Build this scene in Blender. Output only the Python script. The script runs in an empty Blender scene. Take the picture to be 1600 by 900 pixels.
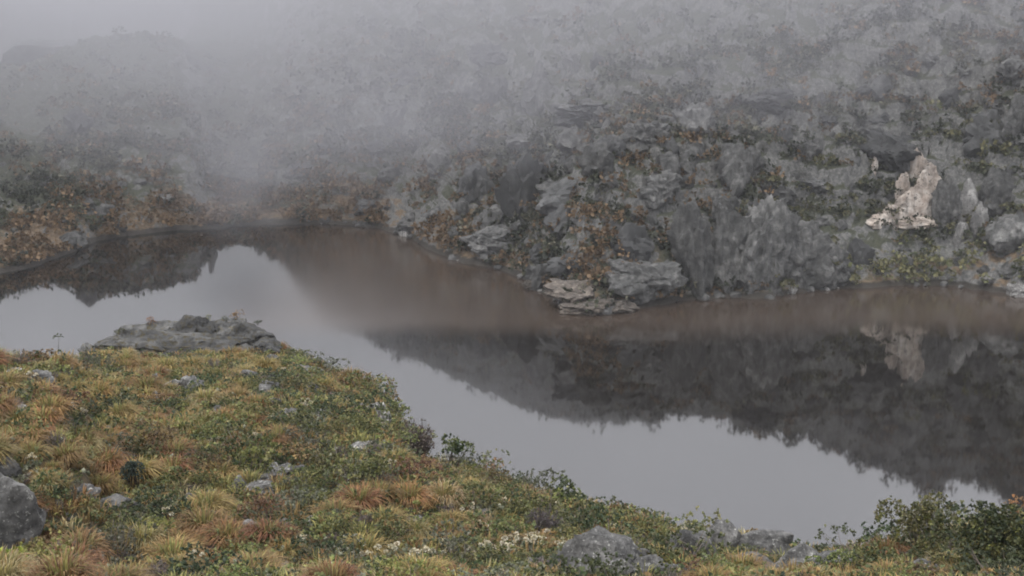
import bpy, bmesh, math, random
import numpy as np

random.seed(7)
rng = np.random.default_rng(7)
S = bpy.context.scene
COL = S.collection

# ------------------------------------------------------------------ camera
CAM_H = 45.0
PITCH = math.radians(13.0)
FPX = 2200.0                                   # focal length in pixels of a 1600 px wide picture
cam_data = bpy.data.cameras.new('camera')
cam_data.sensor_width = 36.0
cam_data.lens = 36.0 * FPX / 1600.0
cam_data.clip_start = 0.1
cam_data.clip_end = 3000.0
cam = bpy.data.objects.new('camera', cam_data)
cam.location = (0, 0, CAM_H)
cam.rotation_euler = (math.pi / 2 - PITCH, 0, 0)
COL.objects.link(cam)
S.camera = cam

# ------------------------------------------------------------------ sky, sun, exposure
SUN_EL, SUN_ROT = math.radians(62), math.radians(205)
world = bpy.data.worlds.new('World')
S.world = world
world.use_nodes = True
wn, wl = world.node_tree.nodes, world.node_tree.links
wn.clear()
sky = wn.new('ShaderNodeTexSky')
sky.sky_type = 'NISHITA'
sky.sun_disc = False
sky.sun_elevation = SUN_EL
sky.sun_rotation = SUN_ROT
sky.air_density = 1.0
sky.dust_density = 4.0
hsv = wn.new('ShaderNodeHueSaturation')
hsv.inputs['Saturation'].default_value = 0.12
mixw = wn.new('ShaderNodeMix')
mixw.data_type = 'RGBA'
mixw.inputs['Factor'].default_value = 0.82        # an even overcast veil in front of the clear sky
mixw.inputs[7].default_value = (9.6, 9.7, 10.3, 1)
bg = wn.new('ShaderNodeBackground')
bg.inputs['Strength'].default_value = 0.10
wo = wn.new('ShaderNodeOutputWorld')
wl.new(sky.outputs[0], hsv.inputs['Color'])
wl.new(hsv.outputs[0], mixw.inputs[6])
wl.new(mixw.outputs[2], bg.inputs['Color'])
wl.new(bg.outputs[0], wo.inputs['Surface'])

sun_data = bpy.data.lights.new('sun', 'SUN')
sun_data.energy = 1.3
sun_data.angle = math.radians(16)
sun_data.color = (1.0, 0.96, 0.9)
sun = bpy.data.objects.new('sun', sun_data)
sun.rotation_euler = (math.pi / 2 - SUN_EL, 0, math.pi - SUN_ROT)
sun.location = (0, 0, 200)
COL.objects.link(sun)

S.view_settings.view_transform = 'Standard'
S.view_settings.look = 'None'
S.view_settings.exposure = 1.0
S.view_settings.gamma = 1.0
S.view_settings.use_curve_mapping = False
S.render.engine = 'CYCLES'
S.cycles.use_denoising = True
S.cycles.max_bounces = 8
S.cycles.diffuse_bounces = 2
S.cycles.glossy_bounces = 3
S.cycles.transmission_bounces = 2
S.cycles.transparent_max_bounces = 8
S.cycles.volume_bounces = 3
S.cycles.sample_clamp_indirect = 4.0
S.cycles.filter_width = 1.9


# ------------------------------------------------------------------ pixel to world helpers
CP, SP = math.cos(PITCH), math.sin(PITCH)
def ut(px, py):
    """slope of the ray through a picture point: x = u*y, z = CAM_H + t*y"""
    xc = (np.asarray(px, float) - 800) / FPX
    yc = (450 - np.asarray(py, float)) / FPX
    dy = CP + yc * SP
    return xc / dy, (-SP + yc * CP) / dy
def project(x, y, z):
    dz = z - CAM_H
    f = y * CP - dz * SP
    u = y * SP + dz * CP
    return 800 + FPX * x / f, 450 - FPX * u / f

# ------------------------------------------------------------------ noise
_perm = np.random.default_rng(3).permutation(4096)
_grad = np.random.default_rng(4).normal(size=(4096, 3))
_grad /= np.linalg.norm(_grad, axis=1)[:, None]
def perlin(x, y, z):
    x, y, z = np.broadcast_arrays(np.asarray(x, float), np.asarray(y, float), np.asarray(z, float))
    xi, yi, zi = np.floor(x).astype(int), np.floor(y).astype(int), np.floor(z).astype(int)
    xf, yf, zf = x - xi, y - yi, z - zi
    def fade(t): return t * t * t * (t * (t * 6 - 15) + 10)
    u, v, w = fade(xf), fade(yf), fade(zf)
    def g(i, j, k):
        h = _perm[(_perm[(_perm[(xi + i) & 4095] + yi + j) & 4095] + zi + k) & 4095]
        gr = _grad[h]
        return gr[..., 0] * (xf - i) + gr[..., 1] * (yf - j) + gr[..., 2] * (zf - k)
    a = g(0,0,0) * (1-u) + g(1,0,0) * u
    b = g(0,1,0) * (1-u) + g(1,1,0) * u
    c = g(0,0,1) * (1-u) + g(1,0,1) * u
    d = g(0,1,1) * (1-u) + g(1,1,1) * u
    return 1.6 * ((a * (1-v) + b * v) * (1-w) + (c * (1-v) + d * v) * w)
def fbm(x, y, z, octs=4, gain=0.5, lac=2.03):
    s, a, f = 0, 1.0, 1.0
    for i in range(octs):
        s = s + a * perlin(x * f + 17.3 * i, y * f - 9.1 * i, z * f + 4.7 * i)
        a *= gain; f *= lac
    return s
def ridged(x, y, z, octs=4, gain=0.5, lac=2.1):
    s, a, f = 0, 1.0, 1.0
    for i in range(octs):
        s = s + a * (1 - 2 * np.abs(perlin(x * f + 31.7 * i, y * f + 5.3 * i, z * f - 8.9 * i)))
        a *= gain; f *= lac
    return s
def smooth(a, b, x):
    t = np.clip((np.asarray(x, float) - a) / (b - a), 0, 1)
    return t * t * (3 - 2 * t)
def smooth_interp(x, xs, ys, w=0.008, n=7):
    """piecewise linear interpolation blurred a little so no crease runs through the terrain"""
    return sum(np.interp(np.asarray(x) + o, xs, ys) for o in np.linspace(-w, w, n)) / n

# ------------------------------------------------------------------ mesh helpers
def mesh_np(name, V, F, tint=None, smooth_shade=False):
    """V (n,3), F (m,3) or (m,4) index array, tint (n,3) optional point colours"""
    V = np.asarray(V, np.float32); F = np.asarray(F, np.int32)
    me = bpy.data.meshes.new(name)
    k = F.shape[1]
    me.vertices.add(len(V)); me.vertices.foreach_set('co', V.ravel())
    me.loops.add(F.size); me.loops.foreach_set('vertex_index', F.ravel())
    me.polygons.add(len(F))
    me.polygons.foreach_set('loop_start', np.arange(0, F.size, k, dtype=np.int32))
    me.polygons.foreach_set('loop_total', np.full(len(F), k, np.int32))
    me.polygons.foreach_set('use_smooth', np.full(len(F), smooth_shade, bool))
    if tint is not None:
        at = me.attributes.new('tint', 'FLOAT_COLOR', 'POINT')
        c = np.ones((len(V), 4), np.float32); c[:, :3] = tint
        at.data.foreach_set('color', c.ravel())
    me.update(calc_edges=True)
    return me
def outward(me):
    bm = bmesh.new(); bm.from_mesh(me); bmesh.ops.recalc_face_normals(bm, faces=bm.faces); bm.to_mesh(me); bm.free()
    return me
def add(name, me, mat=None, parent=None, loc=None, label=None, cat=None, group=None, kind=None):
    o = bpy.data.objects.new(name, me)
    COL.objects.link(o)
    if mat is not None and me is not None:
        if not me.materials: me.materials.append(mat)
    if parent is not None: o.parent = parent
    if loc is not None: o.location = loc
    tag(o, label, cat, group, kind)
    return o
def tag(o, label=None, cat=None, group=None, kind=None):
    for k, v in (('label', label), ('category', cat), ('group', group), ('kind', kind)):
        if v: o[k] = v
def copy_tree(o, parent=None):
    c = o.copy(); COL.objects.link(c); c.parent = parent
    for ch in list(o.children): copy_tree(ch, c)
    return c
def grid_faces(nr, nc):
    i = np.arange(nr * nc).reshape(nr, nc)
    return np.stack([i[:-1, :-1], i[:-1, 1:], i[1:, 1:], i[1:, :-1]], -1).reshape(-1, 4)

# ------------------------------------------------------------------ materials
def new_mat(name):
    m = bpy.data.materials.new(name); m.use_nodes = True
    nt = m.node_tree; nt.nodes.clear()
    return m, nt.nodes, nt.links
def N(ns, typ, **kw):
    n = ns.new(typ)
    for k, v in kw.items():
        if k in n.inputs: n.inputs[k].default_value = v
        else: setattr(n, k, v)
    return n
def ramp(ns, stops, interp='LINEAR'):
    r = ns.new('ShaderNodeValToRGB'); r.color_ramp.interpolation = interp
    e = r.color_ramp.elements
    while len(e) < len(stops): e.new(0.5)
    for el, (p, c) in zip(e, stops):
        el.position = p
        el.color = (c, c, c, 1) if isinstance(c, (int, float)) else (*c, 1)
    return r
def noise(ns, ls, vec, scale, detail=6, rough=0.6, dist=0.0, dims='3D'):
    n = ns.new('ShaderNodeTexNoise')
    n.inputs['Scale'].default_value = scale
    n.inputs['Detail'].default_value = detail
    n.inputs['Roughness'].default_value = rough
    n.inputs['Distortion'].default_value = dist
    if vec is not None: ls.new(vec, n.inputs['Vector'])
    return n.outputs['Fac']
def mix(ns, ls, fac, a, b, blend='MIX'):
    m = ns.new('ShaderNodeMix'); m.data_type = 'RGBA'; m.blend_type = blend
    for sock, v in ((m.inputs['Factor'], fac), (m.inputs[6], a), (m.inputs[7], b)):
        if hasattr(v, 'links') or hasattr(v, 'is_output'): ls.new(v, sock)
        elif isinstance(v, (int, float)): sock.default_value = v
        else: sock.default_value = (*v, 1)
    return m.outputs[2]
def math_n(ns, ls, op, a, b=0.0, clamp=False):
    m = ns.new('ShaderNodeMath'); m.operation = op; m.use_clamp = clamp
    for sock, v in zip(m.inputs, (a, b)):
        if hasattr(v, 'is_output'): ls.new(v, sock)
        else: sock.default_value = v
    return m.outputs[0]

def rock_material(name, dark, mid, light, lichen, lichen_amt=0.55, scale=1.0, bump=0.5, crack=0.25, vary=0.8):
    m, ns, ls = new_mat(name)
    tc = ns.new('ShaderNodeNewGeometry')
    pos = tc.outputs['Position']
    f1 = noise(ns, ls, pos, 1.1 * scale, 9, 0.68, 0.6)
    c = ramp(ns, [(0.28, dark), (0.5, mid), (0.72, light)]); ls.new(f1, c.inputs[0])
    f2 = noise(ns, ls, pos, 5.0 * scale, 6, 0.7)
    r2 = ramp(ns, [(lichen_amt, 0.0), (lichen_amt + 0.07, 1.0)]); ls.new(f2, r2.inputs[0])
    col = mix(ns, ls, r2.outputs[0], c.outputs[0], lichen)
    mp = ns.new('ShaderNodeMapping'); mp.inputs['Scale'].default_value = (2.4 * scale, 2.4 * scale, 0.35 * scale)
    ls.new(pos, mp.inputs['Vector'])
    f3 = noise(ns, ls, mp.outputs[0], 1.0, 6, 0.6)
    r3 = ramp(ns, [(0.42, 0.45), (0.6, 1.0)]); ls.new(f3, r3.inputs[0])
    col = mix(ns, ls, 0.75, col, r3.outputs[0], 'MULTIPLY')
    oi = ns.new('ShaderNodeObjectInfo')
    ov = math_n(ns, ls, 'MULTIPLY_ADD', oi.outputs['Random'], vary); ns[-1].inputs[2].default_value = 1 - vary / 2
    hv = ns.new('ShaderNodeHueSaturation'); ls.new(ov, hv.inputs['Value']); ls.new(col, hv.inputs['Color']); col = hv.outputs[0]
    vv = ns.new('ShaderNodeTexVoronoi'); vv.feature = 'DISTANCE_TO_EDGE'; vv.inputs['Scale'].default_value = 1.5 * scale
    wp = ns.new('ShaderNodeVectorMath'); wp.operation = 'ADD'
    nz = ns.new('ShaderNodeTexNoise'); nz.inputs['Scale'].default_value = 0.9 * scale; nz.inputs['Detail'].default_value = 7; nz.inputs['Roughness'].default_value = 0.65
    ls.new(pos, nz.inputs['Vector']); ls.new(pos, wp.inputs[0]); sc3 = ns.new('ShaderNodeVectorMath'); sc3.operation = 'SCALE'; sc3.inputs['Scale'].default_value = 2.4 / scale; ls.new(nz.outputs['Color'], sc3.inputs[0]); ls.new(sc3.outputs[0], wp.inputs[1]); ls.new(wp.outputs[0], vv.inputs['Vector'])
    rc = ramp(ns, [(0.0, 0.0), (0.035, 1.0)]); ls.new(vv.outputs['Distance'], rc.inputs[0])
    crk = mix(ns, ls, rc.outputs[0], (1 - crack,) * 3, (1, 1, 1))
    col = mix(ns, ls, 1.0, col, crk, 'MULTIPLY')
    p = N(ns, 'ShaderNodeBsdfPrincipled', Roughness=0.9)
    ls.new(col, p.inputs['Base Color'])
    b = ns.new('ShaderNodeBump'); b.inputs['Strength'].default_value = bump; b.inputs['Distance'].default_value = 0.2 / scale
    f4 = noise(ns, ls, pos, 3.0 * scale, 10, 0.75)
    f4 = math_n(ns, ls, 'ADD', f4, math_n(ns, ls, 'MULTIPLY', rc.outputs[0], 0.12))
    ls.new(f4, b.inputs['Height']); ls.new(b.outputs[0], p.inputs['Normal'])
    o = ns.new('ShaderNodeOutputMaterial'); ls.new(p.outputs[0], o.inputs[0])
    return m

def leaf_material(name, rough=0.65, transl=0.25, hue=0.03, val=0.35):
    """colour comes from the mesh's own leaf tint; every plant shifts it a little"""
    m, ns, ls = new_mat(name)
    at = ns.new('ShaderNodeAttribute'); at.attribute_name = 'tint'
    oi = ns.new('ShaderNodeObjectInfo')
    h = ns.new('ShaderNodeHueSaturation')
    ls.new(at.outputs['Color'], h.inputs['Color'])
    a = math_n(ns, ls, 'MULTIPLY_ADD', oi.outputs['Random'], 2 * hue); ns[-1].inputs[2].default_value = 0.5 - hue
    ls.new(a, h.inputs['Hue'])
    r = math_n(ns, ls, 'MULTIPLY', oi.outputs['Random'], 7.31); r = math_n(ns, ls, 'FRACT', r)
    v = math_n(ns, ls, 'MULTIPLY_ADD', r, 2 * val); ns[-1].inputs[2].default_value = 1 - val
    ls.new(v, h.inputs['Value'])
    p = N(ns, 'ShaderNodeBsdfPrincipled', Roughness=rough)
    ls.new(h.outputs[0], p.inputs['Base Color'])
    out = ns.new('ShaderNodeOutputMaterial')
    if transl > 0:
        t = ns.new('ShaderNodeBsdfTranslucent'); ls.new(h.outputs[0], t.inputs['Color'])
        ms = ns.new('ShaderNodeMixShader'); ms.inputs[0].default_value = transl
        ls.new(p.outputs[0], ms.inputs[1]); ls.new(t.outputs[0], ms.inputs[2]); ls.new(ms.outputs[0], out.inputs[0])
    else:
        ls.new(p.outputs[0], out.inputs[0])
    return m

def hillside_material():
    m, ns, ls = new_mat('hillside')
    g = ns.new('ShaderNodeNewGeometry'); pos = g.outputs['Position']
    sep = ns.new('ShaderNodeSeparateXYZ'); ls.new(g.outputs['Normal'], sep.inputs[0])
    sp = ns.new('ShaderNodeSeparateXYZ'); ls.new(pos, sp.inputs[0])
    big = noise(ns, ls, pos, 0.055, 5, 0.6, 0.4)
    mid = noise(ns, ls, pos, 0.45, 8, 0.68, 0.5)
    fine = noise(ns, ls, pos, 2.2, 8, 0.7)
    scrub = ramp(ns, [(0.3, (0.018, 0.022, 0.013)), (0.5, (0.036, 0.04, 0.024)), (0.7, (0.06, 0.06, 0.036))]); ls.new(fine, scrub.inputs[0])
    rockc = ramp(ns, [(0.30, (0.045, 0.046, 0.046)), (0.5, (0.105, 0.105, 0.10)), (0.70, (0.20, 0.197, 0.188))]); ls.new(fine, rockc.inputs[0])
    brown = ramp(ns, [(0.32, (0.045, 0.032, 0.02)), (0.52, (0.12, 0.085, 0.052)), (0.7, (0.20, 0.15, 0.09))]); ls.new(fine, brown.inputs[0])
    # rock where it is steep, broken up by noise
    steep = math_n(ns, ls, 'SUBTRACT', 1.0, sep.outputs['Z'])
    s1 = math_n(ns, ls, 'MULTIPLY', steep, 1.1)
    s2 = math_n(ns, ls, 'ADD', s1, mid)
    rr = ramp(ns, [(0.80, 0.0), (0.98, 1.0)]); ls.new(s2, rr.inputs[0])
    # brown grass: patches, and a belt near the water
    zlow = math_n(ns, ls, 'MULTIPLY', sp.outputs['Z'], -0.034)
    b1 = math_n(ns, ls, 'ADD', big, zlow)
    b2 = math_n(ns, ls, 'ADD', b1, math_n(ns, ls, 'MULTIPLY', mid, 0.3))
    br = ramp(ns, [(0.49, 0.0), (0.58, 1.0)]); ls.new(b2, br.inputs[0])
    c = mix(ns, ls, br.outputs[0], scrub.outputs[0], brown.outputs[0])
    c = mix(ns, ls, rr.outputs[0], c, rockc.outputs[0])
    wet = math_n(ns, ls, 'ADD', sp.outputs['Z'], math_n(ns, ls, 'MULTIPLY', mid, -1.2))
    wr = ramp(ns, [(0.0, 1.0), (0.25, 0.0)]); ls.new(wet, wr.inputs[0])
    c = mix(ns, ls, wr.outputs[0], c, (0.028, 0.024, 0.019))
    p = N(ns, 'ShaderNodeBsdfPrincipled', Roughness=0.9)
    ls.new(c, p.inputs['Base Color'])
    b = ns.new('ShaderNodeBump'); b.inputs['Strength'].default_value = 0.9; b.inputs['Distance'].default_value = 0.6
    hh = math_n(ns, ls, 'ADD', mid, math_n(ns, ls, 'MULTIPLY', fine, 0.5))
    ls.new(hh, b.inputs['Height']); ls.new(b.outputs[0], p.inputs['Normal'])
    o = ns.new('ShaderNodeOutputMaterial'); ls.new(p.outputs[0], o.inputs[0])
    return m

def ground_material():
    m, ns, ls = new_mat('near_ground')
    g = ns.new('ShaderNodeNewGeometry'); pos = g.outputs['Position']
    f1 = noise(ns, ls, pos, 0.5, 6, 0.65, 0.5)
    f2 = noise(ns, ls, pos, 5.0, 8, 0.7)
    a = ramp(ns, [(0.35, (0.025, 0.02, 0.012)), (0.5, (0.055, 0.042, 0.022)), (0.68, (0.11, 0.08, 0.038))]); ls.new(f2, a.inputs[0])
    b = ramp(ns, [(0.35, (0.015, 0.017, 0.009)), (0.5, (0.038, 0.04, 0.018)), (0.68, (0.075, 0.07, 0.03))]); ls.new(f2, b.inputs[0])
    r = ramp(ns, [(0.42, 0.0), (0.58, 1.0)]); ls.new(f1, r.inputs[0])
    c = mix(ns, ls, r.outputs[0], a.outputs[0], b.outputs[0])
    p = N(ns, 'ShaderNodeBsdfPrincipled', Roughness=0.95)
    ls.new(c, p.inputs['Base Color'])
    bp = ns.new('ShaderNodeBump'); bp.inputs['Strength'].default_value = 0.8; bp.inputs['Distance'].default_value = 0.12
    ls.new(f2, bp.inputs['Height']); ls.new(bp.outputs[0], p.inputs['Normal'])
    o = ns.new('ShaderNodeOutputMaterial'); ls.new(p.outputs[0], o.inputs[0])
    return m

def water_material():
    m, ns, ls = new_mat('lake_water')
    g = ns.new('ShaderNodeNewGeometry'); pos = g.outputs['Position']
    sp = ns.new('ShaderNodeSeparateXYZ'); ls.new(pos, sp.inputs[0])
    # a breath of wind ruffles the far third of the lake
    wob = noise(ns, ls, pos, 0.035, 3, 0.5)
    w1 = math_n(ns, ls, 'MULTIPLY_ADD', wob, 16.0); ns[-1].inputs[2].default_value = -8.0
    yy = math_n(ns, ls, 'ADD', sp.outputs['Y'], w1)
    mr = ns.new('ShaderNodeMapRange'); mr.inputs['From Min'].default_value = 166; mr.inputs['From Max'].default_value = 176
    ls.new(yy, mr.inputs['Value'])
    xx = math_n(ns, ls, 'ADD', sp.outputs['X'], w1)
    mx = ns.new('ShaderNodeMapRange'); mx.inputs['From Min'].default_value = -42; mx.inputs['From Max'].default_value = -26
    ls.new(xx, mx.inputs['Value'])
    ruffle = math_n(ns, ls, 'MULTIPLY', mr.outputs[0], mx.outputs[0])
    mp = ns.new('ShaderNodeMapping'); mp.inputs['Scale'].default_value = (1.0, 0.35, 1.0); ls.new(pos, mp.inputs['Vector'])
    n1 = noise(ns, ls, mp.outputs[0], 3.0, 3, 0.5)
    n2 = noise(ns, ls, mp.outputs[0], 0.35, 2, 0.5)
    hsum = math_n(ns, ls, 'ADD', math_n(ns, ls, 'MULTIPLY', n1, ruffle), math_n(ns, ls, 'MULTIPLY', n2, 0.12))
    b = ns.new('ShaderNodeBump'); b.inputs['Strength'].default_value = 0.05; b.inputs['Distance'].default_value = 0.12
    ls.new(hsum, b.inputs['Height'])
    silt = mix(ns, ls, ruffle, (0.006, 0.0048, 0.0038), (0.044, 0.032, 0.024))
    p = N(ns, 'ShaderNodeBsdfPrincipled')
    p.inputs['IOR'].default_value = 2.0
    ls.new(silt, p.inputs['Base Color'])
    rg = math_n(ns, ls, 'MULTIPLY_ADD', ruffle, 0.10); ns[-1].inputs[2].default_value = 0.035
    ls.new(rg, p.inputs['Roughness'])
    ls.new(b.outputs[0], p.inputs['Normal'])
    o = ns.new('ShaderNodeOutputMaterial'); ls.new(p.outputs[0], o.inputs[0])
    return m

def fog_material(name, density, col, aniso=0.3):
    m, ns, ls = new_mat(name)
    v = ns.new('ShaderNodeVolumePrincipled')
    v.inputs['Color'].default_value = (*col, 1)
    v.inputs['Density'].default_value = density
    v.inputs['Anisotropy'].default_value = aniso
    o = ns.new('ShaderNodeOutputMaterial'); ls.new(v.outputs[0], o.inputs['Volume'])
    return m

M = {
    'hill': hillside_material(), 'ground': ground_material(), 'water': water_material(),
    'rock': rock_material('grey_rock', (0.03, 0.03, 0.03), (0.105, 0.103, 0.10), (0.22, 0.215, 0.205), (0.36, 0.36, 0.335), 0.575, 2.0, 1.0, .4),
    'far_rock': rock_material('weathered_rock', (0.03, 0.031, 0.03), (0.10, 0.10, 0.097), (0.21, 0.207, 0.198), (0.04, 0.045, 0.03), 0.6, 0.45, 1.0, 0.5),
    'pale_rock': rock_material('pale_rock', (0.16, 0.11, 0.08), (0.50, 0.43, 0.37), (0.72, 0.68, 0.63), (0.07, 0.065, 0.06), 0.57, 0.45, 1.0, .25, .3),
    'grey_pale_rock': rock_material('grey_pale_rock', (0.10, 0.10, 0.098), (0.25, 0.245, 0.235), (0.46, 0.45, 0.43), (0.06, 0.06, 0.055), 0.56, 0.5, 1.0, .25, .3),
    'brown_rock': rock_material('brown_rock', (0.03, 0.026, 0.022), (0.095, 0.08, 0.066), (0.20, 0.17, 0.14), (0.30, 0.28, 0.25), 0.60, 0.7, 1.0, .4),
    'dark_rock': rock_material('dark_rock', (0.025, 0.026, 0.026), (0.06, 0.061, 0.061), (0.115, 0.115, 0.113), (0.17, 0.17, 0.17), 0.66, 0.2, 0.5),
    'lichen_rock': rock_material('lichen_rock', (0.05, 0.05, 0.048), (0.16, 0.155, 0.15), (0.29, 0.28, 0.265), (0.52, 0.51, 0.48), 0.52, 2.2, 1.0, .4),
    'mossy_rock': rock_material('mossy_rock', (0.035, 0.035, 0.035), (0.10, 0.10, 0.098), (0.18, 0.178, 0.17), (0.085, 0.07, 0.035), 0.52, 0.8, 1.0, 0.4),
    'leaf': leaf_material('leaf'), 'grass': leaf_material('dry_grass', 0.75, 0.2, 0.02, 0.25),
    'twig': leaf_material('twig', 0.85, 0.0, 0.01, 0.2), 'petal': leaf_material('petal', 0.8, 0.2, 0.01, 0.1),
}

# ------------------------------------------------------------------ far terrain
SHORE = np.array([(-420,520),(-200,468),(-60,440),(0,428),(60,415),(110,396),(150,378),(230,364),(310,358),(380,352),(450,350),(520,350),
    (600,358),(640,372),(680,395),(720,410),(780,420),(820,436),(845,460),(875,474),(905,493),(950,490),(1000,480),(1060,470),(1130,465),
    (1200,466),(1270,456),(1330,448),(1400,445),(1480,448),(1560,456),(1600,463),(1750,474),(2000,470)], float)
_su, _st = ut(SHORE[:, 0], SHORE[:, 1])
_sy = -CAM_H / _st
# columns: picture x, near crest (metres inland, mirror slope), far crest (metres inland, mirror slope or None: height), slope behind
PROF = [ # px   s1   m1     s2    m2     g
    (-420, 30, .270,  95, .262, .05),
    (-150, 30, .268,  95, .262, .05),
    (0,    20, .227,  95, .232, -.10),
    (60,   14, .218,  95, .224, -.14),
    (95,   14, .214,  95, .224, -.14),
    (120,  16, .226,  95, .224, -.14),
    (165,  18, .229,  95, .224, -.14),
    (250,  16, .223,  95, .222, -.14),
    (305,  14, .219,  95, .214, -.05),
    (322,  14, .194,  95, .196, .10),
    (390,  16, .188, 100, .190, .15),
    (440,  22, .205, 100, .205, .16),
    (500,  30, .228,  80, .248, .16),
    (640,  35, .262,  80, .284, .16),
    (780,  28, .256, 100, .306, .18),
    (850,  26, .266, 105, .320, .18),
    (905,  22, .286, 100, .328, .18),
    (960,  24, .298,  90, .330, .18),
    (1040, 24, .309,  80, .322, .20),
    (1180, 24, .324,  80, .318, .20),
    (1280, 26, .335,  80, .326, .20),
    (1340, 30, .346,  80, .338, .20),
    (1450, 34, .376,  80, .365, .20),
    (1550, 30, .366,  80, .358, .20),
    (1650, 30, .400,  80, .385, .20),
    (2000, 30, .430,  80, .400, .20),
]
_pu = ut(np.array([p[0] for p in PROF]), 420)[0]
_pc = np.array([p[1:] for p in PROF])
def far_height(u, y, detail=True):
    u = np.asarray(u, float); y = np.asarray(y, float)
    x = u * y
    ys = smooth_interp(u, _su, _sy, 0.004, 5)
    uw = u + 0.012 * smooth(-.2, -.08, u) * fbm(x * 0.03, y * 0.03, 0.5, 3)
    s1, m1, s2, m2, g = (smooth_interp(uw, _pu, _pc[:, i], 0.006) for i in range(5))
    s = y - ys + 1.6 * fbm(x * 0.11, y * 0.11, 3.0, 4) + 0.5 * fbm(x * .6, y * .6, 1.0, 2)
    z1 = m1 * (ys + s1) - CAM_H
    z2 = m2 * (ys + s2) - CAM_H
    t = np.clip(s / s1, 0, 1)
    za = z1 * (0.85 * t ** 0.95 + 0.15 * t * t * (3 - 2 * t))
    zb = z1 + (z2 - z1) * np.clip((s - s1) / (s2 - s1), 0, 1)
    over = np.maximum(s - s2, 0)
    zc = np.where(over > 90, 90 * g + (over - 90) * np.maximum(g, .16), over * g)
    z = np.where(s < s1, za, zb) + zc
    z = np.where(s < 0, s * 0.35, z)
    if detail:
        inl = smooth(0, 14, s)
        cr = smooth(4, 14, s) * smooth(-.08, .12, u)                  # craggier on the cliff side
        rr = ridged(x * 0.055 + 0.25 * z * .05, y * 0.055, z * 0.02, 5, 0.55)
        z = z + inl * (0.35 + 0.55 * smooth(-.25, -.1, u) + 1.1 * cr) * (rr - 1.05) * 1.6
        z = z + inl * 0.9 * fbm(x * 0.3, y * 0.3, 2.0, 4, 0.6)
        z = z + smooth(-1, 3, s) * 0.28 * fbm(x * 1.1, y * 1.1, 7.0, 3, 0.6)
        # ledges
        st = 3.2 + 0.8 * fbm(x * .04, y * .04, 9., 2)
        ph = (z + 1.2 * fbm(x * .09, y * .09, 5., 2)) / st
        z = z + cr * 0.9 * st * (smooth(0.15, 0.85, ph - np.floor(ph)) - (ph - np.floor(ph)))
    return z
us = np.concatenate([np.linspace(-.70, -.44, 40)[:-1], np.linspace(-.44, .44, 660), np.linspace(.44, .70, 40)[1:]])
ys_rel = np.concatenate([np.linspace(-14, 0, 12)[:-1], np.linspace(0, 48, 230)[:-1], np.linspace(48, 130, 150)[:-1], np.geomspace(130, 620, 60)])
YS0 = smooth_interp(us, _su, _sy, 0.02, 9)
Yg = YS0[None, :] + ys_rel[:, None]
Ug = np.broadcast_to(us[None, :], Yg.shape)
Zg = far_height(Ug, Yg)
Xg = Ug * Yg
# push cliffs sideways a little so that faces overhang and break
dx = 0.7 * fbm(Xg * .25, Zg * .5, Yg * .1, 3) * smooth(3, 12, Yg - YS0[None])
me = mesh_np('hillside', np.stack([Xg + dx, Yg + 0.8 * dx, Zg], -1).reshape(-1, 3), grid_faces(*Yg.shape), smooth_shade=True)
add('hillside', me, M['hill'], label='rocky scrub covered mountainside rising from the far shore into fog', kind='structure')
def hit(fn, px, py, y0, y1, n=3000):
    u, t = ut(px, py)
    yy = np.linspace(y0, y1, n)
    zz = fn(np.full(n, float(u)), yy)
    below = np.nonzero(CAM_H + t * yy <= zz)[0]
    k = below[0] if len(below) else n - 1
    return np.array([u * yy[k], yy[k], zz[k]])
def far_hit(px, py): return hit(far_height, px, py, 150, 400, 900)

# ------------------------------------------------------------------ near slope
CREST = np.array([(-400,575,38),(-100,566,38),(0,565,38),(80,566,39),(120,566,45),(150,560,56),(200,548,60),(300,545,62),(430,545,61),(520,582,57),
    (580,605,53),(612,640,50),(650,720,46),(720,737,44),(800,757,42),(900,792,39),(980,815,37),(1060,842,35.5),(1150,846,35),(1230,862,34),
    (1300,874,34),(1400,866,34),(1500,842,34.5),(1600,826,35),(1750,815,36),(2000,810,36)], float)
_cu, _ct = ut(CREST[:, 0], CREST[:, 1])
_cy = CREST[:, 2]; _cz = CAM_H + _ct * _cy
BOT = np.array([(-400,905,23.),(0,905,24.),(800,905,26.),(1600,905,27.),(2000,905,27.)])
_bu, _bt = ut(BOT[:, 0], BOT[:, 1])
_by = BOT[:, 2]; _bz = CAM_H + _bt * _by
def near_height(u, y, detail=True):
    u = np.asarray(u, float); y = np.asarray(y, float); x = u * y
    yc = smooth_interp(u, _cu, _cy, 0.006); zc = smooth_interp(u, _cu, _cz, 0.006)
    yb = np.interp(u, _bu, _by); zb = np.interp(u, _bu, _bz)
    za = 43.2 + (zb - 43.2) * np.clip(y / yb, -0.5, 1) ** 1.0
    t = np.clip((y - yb) / (yc - yb), 0, 1)
    zm = zb + (zc - zb) * t
    zm = zm + 0.7 * np.sin(np.pi * t) ** 2 * smooth(0.06, -.12, u)
    z = np.where(y < yb, za, zm)
    e = np.maximum(y - yc, 0)
    z = z - np.where(e < 3, e * e * 0.16, 1.44 + (e - 3) * 0.96) - 0.25 * e
    if detail:
        a = smooth(8, 20, y)
        z = z + a * (0.22 * fbm(x * .22, y * .22, 11., 3) + 0.12 * fbm(x * .9, y * .9, 13., 3))
    return np.maximum(z, -6)
un = np.concatenate([np.linspace(-.95, -.46, 40)[:-1], np.linspace(-.46, .46, 360), np.linspace(.46, .95, 40)[1:]])
yn = np.concatenate([np.linspace(2.0, 20, 40)[:-1], np.linspace(20, 66, 270)[:-1], np.linspace(66, 112, 50)])
Yn, Un = np.meshgrid(yn, un, indexing='ij')
Zn = near_height(Un, Yn)
Vn = np.stack([Un * Yn, Yn, Zn], -1)
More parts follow.
